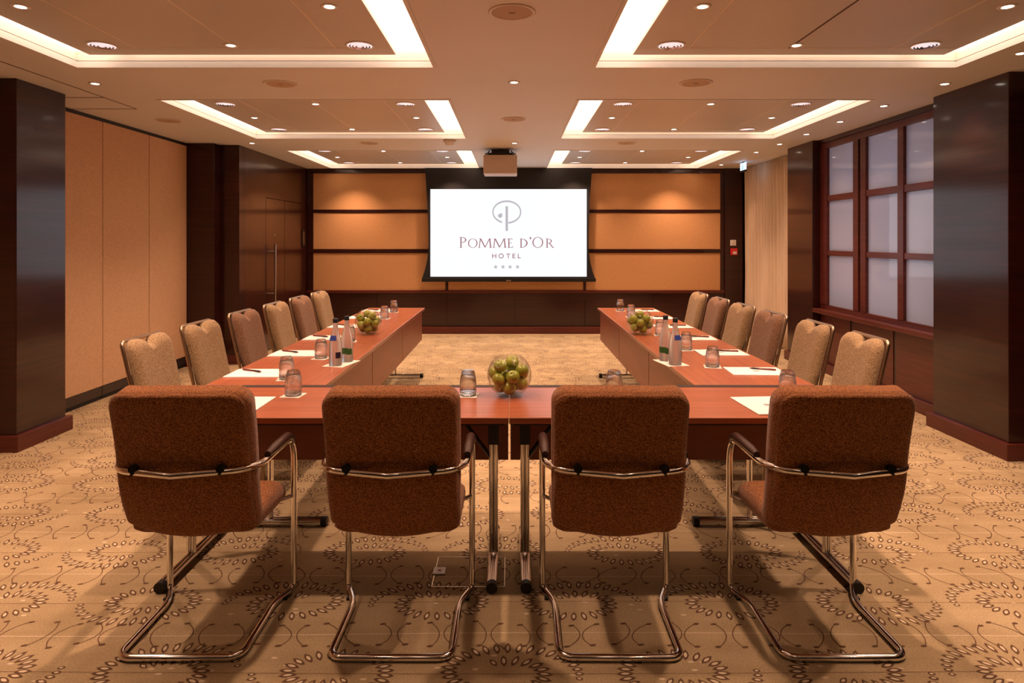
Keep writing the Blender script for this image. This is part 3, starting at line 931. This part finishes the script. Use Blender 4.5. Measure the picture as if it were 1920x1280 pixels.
# ------------------------------------------------------------------ front cantilever armchairs
def cantilever():
    root = thing('cantilever_armchair', 'x', 'chair', (0, 0, 0), 0, 'rust brown cantilever armchairs along the front table')
    r = .0125
    # frame: one bent tube
    half = [(0, -.215, r), (.214, -.215, r), (.212, .135, r), (.256, .235, r + .004), (.257, .235, .655), (.257, -.12, .655), (.215, -.20, .657), (.0, -.262, .660)]
    p = round_path(half[:3] + half[3:6] + half[6:], [.055, .05, .03, .115, .03, .05], 7)
    left = [Vector((-q.x, q.y, q.z)) for q in p]
    loop = p[:-1] + [p[-1]] + list(reversed(left))[1:-1]
    fr = MB().tube(loop, r, 14, closed=True)
    fr.build('frame', M['chrome'], root)
    # backrest
    W, Hb = .236, .27
    out = []
    zc = .665
    def pt(a, b): out.append((a, b))
    for (x, z) in arc((W - .055, Hb - .055), .055, 0, PI / 2, 6): pt(x, z)
    for i in range(1, 8):
        x = (W - .055) * (1 - 2 * i / 8); pt(x, Hb + .004 * math.cos(x * 12))
    for (x, z) in arc((-W + .055, Hb - .055), .055, PI / 2, PI, 6): pt(x, z)
    for i in range(1, 8): pt(-W + .004 * i / 8, (Hb - .055) - (Hb - .055 + .215) * i / 8 )
    for (x, z) in arc((-W + .022, -.215), .018, PI, PI * 1.42, 3): pt(x, z)
    for i in range(1, 10):
        x = (-W + .03) * (1 - 2 * i / 10)
        pt(x, -.234 - .044 * (1 - (x / W) ** 2))
    for (x, z) in arc((W - .022, -.215), .018, PI * 1.58, PI * 2, 3): pt(x, z)
    for i in range(1, 8): pt(W - .004 * (8 - i) / 8, -.215 + (Hb - .055 + .215) * i / 8)
    def fm(a, b, t):
        u = b / Hb
        yc = -.165 - .060 * max(u, 0) ** 1.3 + .075 * max(-u, 0) ** 1.6 + .035 * (a / W) ** 2 * (1 if t > 0 else .8)
        th = 1.0 if u > -.3 else 1.0 + .5 * (u + .3)
        lf = .012 if t > 0 else 0
        return (a * (1 + .0 * u), yc + t * th - .004, zc + b + (lf * u if u > 0 else 0))
    rings = [(.030, -.052), (.012, -.049), (.003, -.041), (0, -.032), (.0035, -.0305), (.0, -.029), (-.004, 0), (-.002, .035), (.012, .055), (.035, .064)]
    bk = MB().pillow(out, rings, fm)
    bk.build('backrest', M['fabric_rust'], root)
    ol = [fm(a * (1 - .001 / W), b * (1 - .001 / Hb), -.0325) for a, b in out]
    MB().tube(ol, .0022, 6, closed=True).build('piping', M['seam_thread'], root)
    # seat
    so = []
    A, B = .232, .185
    for c, a0 in (((A - .05, B - .05), 0), ((-A + .05, B - .05), PI / 2), ((-A + .05, -B + .05), PI), ((A - .05, -B + .05), 1.5 * PI)):
        so += arc(c, .05, a0, a0 + PI / 2, 5)
    def fs_(a, b, t):
        drop = .05 * max(0, (b - .08) / .1) ** 2 if b > .08 else 0
        return (a, .065 + b, .442 + t - drop * (.6 if t < 0 else 1) + .008 * math.cos(a * 6) - .02 * max(0, -b) )
    MB().pillow(so, [(.05, -.05), (.02, -.046), (.003, -.03), (0, 0), (.004, .022), (.02, .036), (.05, .042)], fs_).build('seat', M['seat_rust'], root)
    for sgn in (-1, 1):
        MB().tube([(sgn * .215, .18, .402), (sgn * .257, .233, .402)], .008, 8).build('seat_strut', M['chrome'], root)
        ap = round_path([(sgn * .257, .205, .628), (sgn * .257, .165, .669), (sgn * .257, .02, .671), (sgn * .257, -.07, .668)], [.05, .03], 5)
        MB().tube(ap, .018, 12, rad=[.012] + [.0185] * (len(ap) - 2) + [.013]).build('arm_pad', M['leather'], root)
        MB().tube([(sgn * .15, -.205, .668), (sgn * .15, -.232, .672)], .015, 12).build('back_bracket', M['black_metal'], root)
        b2 = MB().tube([(sgn * .15, -.225, .656), (sgn * .15, -.2375, .655)], .005, 8)
        b2.build('bolt', M['black_metal'], root)
        MB().bbox(sgn * .236 - .014, sgn * .236 + .014, .165, .205, 0, .012, .003).build('glide', M['black_rubber'], root)
    return root
CC = cantilever()
fc = [(-1.160, R(.7), 'rust brown cantilever armchair seen from behind, leftmost of the front row'),
      (-.422, R(0), 'rust brown cantilever armchair seen from behind, second from left in front row'),
      (.380, R(-.6), 'rust brown cantilever armchair seen from behind, third from left in front row'),
      (1.160, R(0), 'rust brown cantilever armchair seen from behind, rightmost of the front row')]
for i, (x, a, lab) in enumerate(fc):
    y = 2.49
    if i == 0: CC.location = (x, y, 0); CC.rotation_euler = (0, 0, a); CC['label'] = lab
    else: dup(CC, (x, y, 0), a, lab)

# ------------------------------------------------------------------ banquet chairs on the sides
def banquet(fab, nm):
    root = thing('banquet_chair', 'x', 'chair', (0, 0, 0), 0, 'banquet chairs along the side tables')
    W, Hb = .200, .235; zc = .70; tilt = math.tan(R(13))
    out = []
    for (x, z) in arc((W - .06, Hb - .06), .06, 0, PI / 2, 6): out.append((x, z))
    for (x, z) in ((.12, Hb), (.085, Hb - .003), (.050, Hb - .012), (.026, Hb - .036), (0, Hb - .045), (-.026, Hb - .036), (-.050, Hb - .012), (-.085, Hb - .003), (-.12, Hb)): out.append((x, z))
    for (x, z) in arc((-W + .06, Hb - .06), .06, PI / 2, PI, 6): out.append((x, z))
    for i in range(1, 6): out.append((-W + .012 * i / 6, Hb - .06 - (2 * Hb - .08) * i / 6))
    for i in range(7): out.append(((-W + .02) + (2 * W - .04) * i / 6, -Hb))
    for i in range(1, 6): out.append((W - .012 * (6 - i) / 6, -Hb + .02 + (2 * Hb - .08) * i / 6))
    def yb(b): return -.19 - tilt * (b + Hb)
    def fm(a, b, t):
        return (a, yb(b) + t + .018 * (a / W) ** 2 * 1.0, zc + b)
    oin = [(a, Hb - .01 if (abs(a) < .09 and b > 0) else b) for a, b in out]
    MB().pillow(out, [(.02, -.020), (.006, -.016), (0, -.004), (0, .014), (.010, .03), (.026, .041), (.042, .046)], fm, inner=(.86, .6, .3), outline_in=oin).build('backrest', fab, root)
    # metal frame behind the cushion: legs run up into a loop
    tz = zc + Hb - .004
    q = [(W - .004, -.235, 0), (W - .004, -.195, .44), (W - .006, yb(Hb) - .012, tz), (-W + .006, yb(Hb) - .012, tz), (-W + .004, -.195, .44), (-W + .004, -.235, 0)]
    MB().tube(round_path(q, [.06, .035, .035, .06], 6), .0100, 12).build('frame', M['frame_metal'], root)
    for sgn in (-1, 1):
        MB().tube([(sgn * (W - .003), .20, 0), (sgn * (W - .012), .185, .42)], .0115, 10).build('leg', M['frame_metal'], root)
        MB().tube([(sgn * (W - .012), .185, .41), (sgn * (W - .004), -.185, .43)], .009, 8).build('side_rail', M['frame_metal'], root)
        MB().tube([(sgn * (W + .010), -.188, .42), (sgn * (W + .012), -.232, .665)], .007, 8).build('back_strut', M['frame_metal'], root)
    so = []
    A, B = .215, .21
    for c, a0 in (((A - .05, B - .05), 0), ((-A + .05, B - .05), PI / 2), ((-A + .05, -B + .05), PI), ((A - .05, -B + .05), 1.5 * PI)):
        so += arc(c, .05, a0, a0 + PI / 2, 5)
    MB().pillow(so, [(.03, -.03), (.008, -.026), (0, -.005), (.003, .012), (.018, .028), (.045, .034)], lambda a, b, t: (a, .0 + b, .452 + t + .01 * math.cos(a * 7))).build('seat', fab, root)
    return root
BT = banquet(M['fabric_tan'], 'tan'); BB = banquet(M['fabric_brown'], 'brown')
usedT = {'t': False, 'b': False}
lw = ['nearest the camera', 'second from the camera', 'third from the camera', 'fourth from the camera', 'fifth from the camera', 'farthest from the camera']
ly = [3.60, 4.19, 4.84, 5.47, 6.06, 6.65]
ry = [3.62, 4.19, 4.76, 5.34, 5.92, 6.52]
for s in (0, 1):
    for k in range(6):
        kind = 'b' if k in (2, 4) else 't'
        lab = '%s fabric banquet chair on the %s side of the tables, %s' % ('darker brown' if kind == 'b' else 'tan', side_w[s], lw[k])
        src = BT if kind == 't' else BB
        x = -1.72 + .01 * k if s == 0 else (1.62 if k > 1 else 1.66) - .008 * k
        y = ly[k] if s == 0 else ry[k]
        rz = (R(-90) if s == 0 else R(90)) + R(random.Random(k * 7 + s).uniform(-1.6, 1.6))
        if not usedT[kind]:
            usedT[kind] = True; src.location = (x, y, 0); src.rotation_euler = (0, 0, rz); src['label'] = lab
        else: dup(src, (x, y, 0), rz, lab)

# ------------------------------------------------------------------ things on the tables
ordn = lw
def make_pad():
    root = thing('notepad', 'x', 'notepad', (0, 0, 0), 0, 'white notepads on the tables')
    MB().bbox(-.105, .105, -.1485, .1485, 0, .006, .0008, 1).build('pages', M['paper'], root)
    mk = MB(); mk.lathe([(.016, .0064), (0, .0066)], 16)
    mk.box(-.022, .022, -.022, -.018, .006, .0065)
    mk.build('printed_crest', M['grey_ink'], root)
    return root
PAD = make_pad(); padu = False
def pad(x, y, rz, lab):
    global padu
    if not padu: PAD.location = (x, y, TZ); PAD.rotation_euler = (0, 0, rz); PAD['label'] = lab; padu = True
    else: dup(PAD, (x, y, TZ), rz, lab)
def make_pen():
    root = thing('pen', 'x', 'pen', (0, 0, 0), 0, 'dark red pens on the notepads')
    MB().tube([(-.07, 0, .005), (-.062, 0, .005), (.035, 0, .005), (.06, 0, .005), (.07, 0, .005)], .005, 10, rad=[.003, .005, .005, .0042, .001]).build('barrel', M['pen'], root)
    MB().tube([(.02, 0, .005), (.055, 0, .005)], .0054, 10).build('grip', M['pen_grip'], root)
    MB().bbox(-.068, -.03, -.0012, .0012, .009, .012, .0005, 1).build('clip', M['steel'], root)
    return root
PEN = make_pen(); penu = False
def pen(x, y, rz, lab):
    global penu
    if not penu: PEN.location = (x, y, TZ + .0062); PEN.rotation_euler = (0, 0, rz); PEN['label'] = lab; penu = True
    else: dup(PEN, (x, y, TZ + .0062), rz, lab)
lp = [3.56, 4.18, 4.85, 5.50, 6.12, 6.72]
rp = [3.61, 4.21, 4.84, 5.48, 6.10, 6.72]
for s in (0, 1):
    for k in range(6):
        y = (lp if s == 0 else rp)[k]; x = -1.375 if s == 0 else 1.34
        j = random.Random(40 + k + 9 * s).uniform(-3, 3)
        pad(x, y, (R(-90) if s == 0 else R(90)) + R(j), 'white notepad on the %s side tables, %s' % (side_w[s], ordn[k]))
        pen(x + (-.05 if s == 0 else .05), y + .035 * (1 if s == 0 else .8), R(-25 + j * 3) if s == 0 else R(165 + j * 3), 'dark red pen lying on the %s side notepad %s' % (side_w[s], ordn[k]))
pad(-1.19, 2.868, 0, 'white notepad on the front table, behind the leftmost armchair')
pad(1.115, 2.868, R(4), 'white notepad on the front table, behind the rightmost armchair')
pen(1.165, 2.83, R(50), 'dark red pen on the front table notepad at the right')

def make_glass():
    root = thing('tumbler', 'x', 'glass', (0, 0, 0), 0, 'upturned drinking glasses on paper coasters')
    # rim down, thick base up
    pr = [(.0385, 0), (.0388, .03), (.0385, .062), (.036, .082), (.0315, .104), (.029, .113), (.026, .116), (0, .116)]
    inn = [(0, .098), (.024, .098), (.029, .088), (.034, .070), (.0365, .05), (.0368, .02), (.0365, 0), (.0385, 0)]
    MB().lathe(pr[::-1][0:1] + pr[::-1][1:] + inn[::-1][1:], 28).build('bowl', M['glass'], root, fix=True)
    return root
def single(mb, name, m, lab, cat, grp, loc, rz=0, fix=False):
    o = mb.build(name, m, fix=fix); tag(o, lab, cat, grp); o.location = loc; o.rotation_euler = (0, 0, rz); return o
gp = MB()
pr = [(0, .116), (.026, .116), (.029, .113), (.0315, .104), (.036, .082), (.0385, .062), (.0388, .03), (.0385, 0), (.0368, 0), (.0370, .02), (.0367, .05), (.034, .070), (.029, .088), (.024, .098), (0, .098)]
gp.lathe(pr, 28)
G0 = single(gp, 'tumbler', M['glass'], 'x', 'glass', 'upturned drinking glasses on paper coasters', (0, 0, 0), fix=True)
C0 = MB().bbox(-.047, .047, -.047, .047, 0, .0025, .0008, 1).build('coaster', M['coaster'])
tag(C0, 'x', 'coaster', 'white paper coasters')
gu = False
def glass(x, y, lab, clab, rz):
    global gu
    if not gu: g, c = G0, C0; gu = True
    else:
        g = G0.copy(); COL.objects.link(g); c = C0.copy(); COL.objects.link(c)
    c.location = (x, y, TZ); c.rotation_euler = (0, 0, rz); g.location = (x, y, TZ + .0025)
    g['label'] = lab; c['label'] = clab
LG = [(-1.175, 3.42, 0), (-1.17, 4.02, 1), (-1.16, 4.69, 2), (-1.176, 6.05, 4), (-1.19, 6.60, 5)]
RG = [(1.146, 3.75, 0), (1.15, 4.33, 1), (1.13, 5.00, 2), (1.12, 6.17, 4), (1.11, 6.72, 5)]
near5 = {0: 'nearest the camera', 1: 'second from the camera', 2: 'third, beside the bottles', 4: 'just beyond the apple bowl', 5: 'farthest, at the screen end'}
for s, arr in ((0, LG), (1, RG)):
    for (x, y, k) in arr:
        glass(x, y, 'upturned tumbler on the %s side tables, %s' % (side_w[s], near5[k]), 'white square coaster under a tumbler on the %s side, %s' % (side_w[s], near5[k]), R(random.Random(k + s).uniform(-14, 14)))
for (x, lab) in ((-1.02, 'by the leftmost armchair'), (-.205, 'left of the central apple bowl'), (.476, 'behind the third armchair'), (1.285, 'behind the rightmost armchair')):
    glass(x, 3.06, 'upturned tumbler on the front table, %s' % lab, 'white square coaster on the front table, %s' % lab, R(-6 if x < 0 else 5))

# bottles
def make_bottle(lab_m, neck):
    root = thing('water_bottle', 'x', 'bottle', (0, 0, 0), 0, 'frosted glass water bottles in pairs')
    pr = [(0, 0), (.033, 0), (.037, .006), (.0375, .09), (.0365, .125), (.031, .155), (.022, .185), (.0155, .21), (.0135, .235), (.0135, .252), (0, .252)]
    MB().lathe(pr, 28).build('glass_body', M['bottle_glass'], root, fix=True)
    MB().lathe([(.0150, .246), (.0152, .268), (.013, .271), (0, .271)], 20).build('cap', M['bottle_cap'], root)
    lb = MB(); n = 8
    vs = []; fs = []
    for i in range(n + 1):
        a = R(-150 + 85 * i / n)
        for z in ((.146, .174) if neck else (.05, .085)):
            t = (z - .125) / .06
            rr = (.0378 if z < .1 else (.0350 - .0078 * (z - .146) / .028))
            vs.append((rr * math.cos(a), rr * math.sin(a), z))
    for i in range(n): fs.append((2 * i, 2 * i + 2, 2 * i + 3, 2 * i + 1))
    lb.add(vs, fs, 0, True); lb.build('neck_label' if neck else 'label', M['label_blue'] if neck else lab_m, root)
    lb = MB(); vs = []; fs = []
    for i in range(n + 1):
        a = R(-75 + 50 * i / n)
        for z in (.045, .080): vs.append((.0378 * math.cos(a), .0378 * math.sin(a), z))
    for i in range(n): fs.append((2 * i, 2 * i + 2, 2 * i + 3, 2 * i + 1))
    lb.add(vs, fs, 0, True); lb.build('front_label', lab_m, root)
    return root
W1 = make_bottle(M['label_dark'], True); W1.location = (-1.02, 3.79, TZ + .0025); W1['label'] = 'front water bottle of the left pair, with blue neck label'
dup(W1, (.948, 3.81, TZ + .0025), R(40), 'front water bottle of the right pair, with blue neck label')
W2 = make_bottle(M['label_green'], False); W2.location = (-.985, 3.91, TZ + .0025); W2['label'] = 'rear water bottle of the left pair, dark capped'
dup(W2, (.922, 3.94, TZ + .0025), R(-30), 'rear water bottle of the right pair, dark capped')
mt = MB().bbox(-.065, .065, -.11, .11, 0, .0025, .0008, 1).build('bottle_mat', M['coaster'])
tag(mt, 'white paper mat under the left pair of water bottles', 'mat'); mt.location = (-1.0, 3.85, TZ); mt.rotation_euler = (0, 0, R(-14))
m2 = mt.copy(); COL.objects.link(m2); m2['label'] = 'white paper mat under the right pair of water bottles'; m2.location = (.937, 3.875, TZ); m2.rotation_euler = (0, 0, R(12))

# apple bowls
RB = .104
def bowl_mesh():
    pr = []; zc = .094
    a0 = math.asin(-(zc - .004) / RB)
    pr.append((0, .0)); pr.append((.045, .0))
    a1 = R(58)
    aa = math.asin(max(-1, (0.003 - zc) / RB)); ab = math.asin((.009 - zc) / (RB - .003))
    n = 18
    for i in range(n + 1):
        a = aa + (a1 - aa) * i / n
        pr.append((max(.045, RB * math.cos(a)), zc + RB * math.sin(a)))
    rim = pr[-1]
    pr.append((rim[0] - .0015, rim[1] + .002))
    Ri = RB - .003
    for i in range(n + 1):
        a = a1 + (ab - a1) * i / n
        pr.append((Ri * math.cos(a), zc + Ri * math.sin(a)))
    pr.append((0, .009))
    return MB().lathe(pr, 40)
BO = bowl_mesh().build('glass_bowl', M['thin_glass'], fix=True)
tag(BO, 'round clear glass bowl of green apples on the front table', 'bowl', 'glass bowls filled with apples')
bowls = [((-.012, 3.075), 'the front table', 0), ((-1.115, 5.09), 'the left side tables', 1), ((.99, 5.07), 'the right side tables', 2)]
# settle apples
rs = random.Random(8); AR = .0316; NA = 14
P = [Vector((rs.uniform(-.04, .04), rs.uniform(-.04, .04), .05 + .012 * i)) for i in range(NA)]
C = Vector((0, 0, .094)); lim = RB - .0045 - AR
for it in range(700):
    for p in P: p.z -= .0008 * max(0, 1 - it / 600)
    for q in range(4):
        for i in range(NA):
            for j in range(i):
                d = P[i] - P[j]; l = d.length
                if l < 2 * AR and l > 1e-9:
                    c = d * ((2 * AR - l) / l * .5); P[i] += c; P[j] -= c
        for p in P:
            p.z = max(p.z, .0095 + AR)
            d = p - C
            if p.z < .094 + .075:
                if d.length > lim: p.xyz = C + d * (lim / d.length)
            else:
                hr = math.hypot(p.x, p.y)
                if hr > .05: p.x *= .05 / hr; p.y *= .05 / hr
                p.x *= .985; p.y *= .985
def make_apple():
    root = thing('green_apple', 'x', 'apple', (0, 0, 0), 0, 'green apples in the glass bowls')
    pr = []
    for i in range(15):
        a = -PI / 2 + PI * i / 14
        r_ = AR * math.cos(a) * 1.0 * (1 + .03 * math.sin(a)); z = AR * .93 * math.sin(a)
        if a > 1.2: z -= .010 * ((a - 1.2) / .37) ** 1.5
        if a < -1.25: z += .006 * ((-a - 1.25) / .32)
        pr.append((max(0, r_) if 0 < i < 14 else 0, z))
    MB().lathe(pr, 18).build('flesh', M['apple'], root)
    MB().tube([(0, 0, AR * .58), (.001, 0, AR * .85), (.003, .001, AR * 1.05)], .0014, 6).build('stem', M['stem'], root)
    return root
AP = make_apple(); apu = False
vw = ['top', 'upper', 'middle', 'lower', 'bottom']
for bi, ((bx_, by_), wh, idx) in enumerate(bowls):
    if bi == 0: BO.location = (bx_, by_, TZ)
    else:
        o = BO.copy(); COL.objects.link(o); o.location = (bx_, by_, TZ); o['label'] = 'round clear glass bowl of green apples on %s' % wh
    rot = [0, 1.9, 4.0][bi]
    order = sorted(range(NA), key=lambda i: -P[i].z)
    for rank, i in enumerate(order):
        p = P[i]; x = p.x * math.cos(rot) - p.y * math.sin(rot); y = p.x * math.sin(rot) + p.y * math.cos(rot)
        hor = ('far left' if x < -.042 else 'left' if x < -.014 else 'far right' if x > .042 else 'right' if x > .014 else 'centre'); dep = 'front' if y < -.015 else ('back' if y > .015 else 'inner')
        lay = 'topmost layer' if p.z > .15 else 'upper layer' if p.z > .105 else 'middle layer' if p.z > .065 else 'bottom layer'
        lab = 'green apple, %s, %s %s, bowl on %s' % (lay, dep, hor, wh)
        if not apu: a = AP; apu = True
        else: a = copy_tree(AP)
        a.location = (bx_ + x, by_ + y, TZ + p.z); a['label'] = lab; a['group'] = 'green apples in the bowl on %s' % wh
        rr = random.Random(i + 31 * bi)
        a.rotation_euler = (rr.uniform(-1.3, 1.3), rr.uniform(-1.3, 1.3), rr.uniform(0, 6))

# floor box with its tag
fx = thing('floor_box', 'carpeted floor outlet lid with thin metal edges under the front table', 'floor outlet', (-.185, 2.89, 0))
b = MB()
for (x0, x1, y0, y1) in ((-.155, -.1515, -.13, .13), (.1515, .155, -.13, .13), (-.155, .155, -.13, -.1275), (-.155, .155, .1275, .13)):
    b.box(x0, x1, y0, y1, 0, .0022)
b.build('lid_edge', M['frame_metal'], fx)
tg = MB().bbox(-.027, .027, -.03, .03, 0, .004, .001, 1)
o = tg.build('handle_flap', M['white_plastic'], fx); o.location = (-.135, -.0, .0022)
MB().box(-.006, .008, -.008, .008, .004, .0046).build('flap_symbol', M['red_ink'], o)
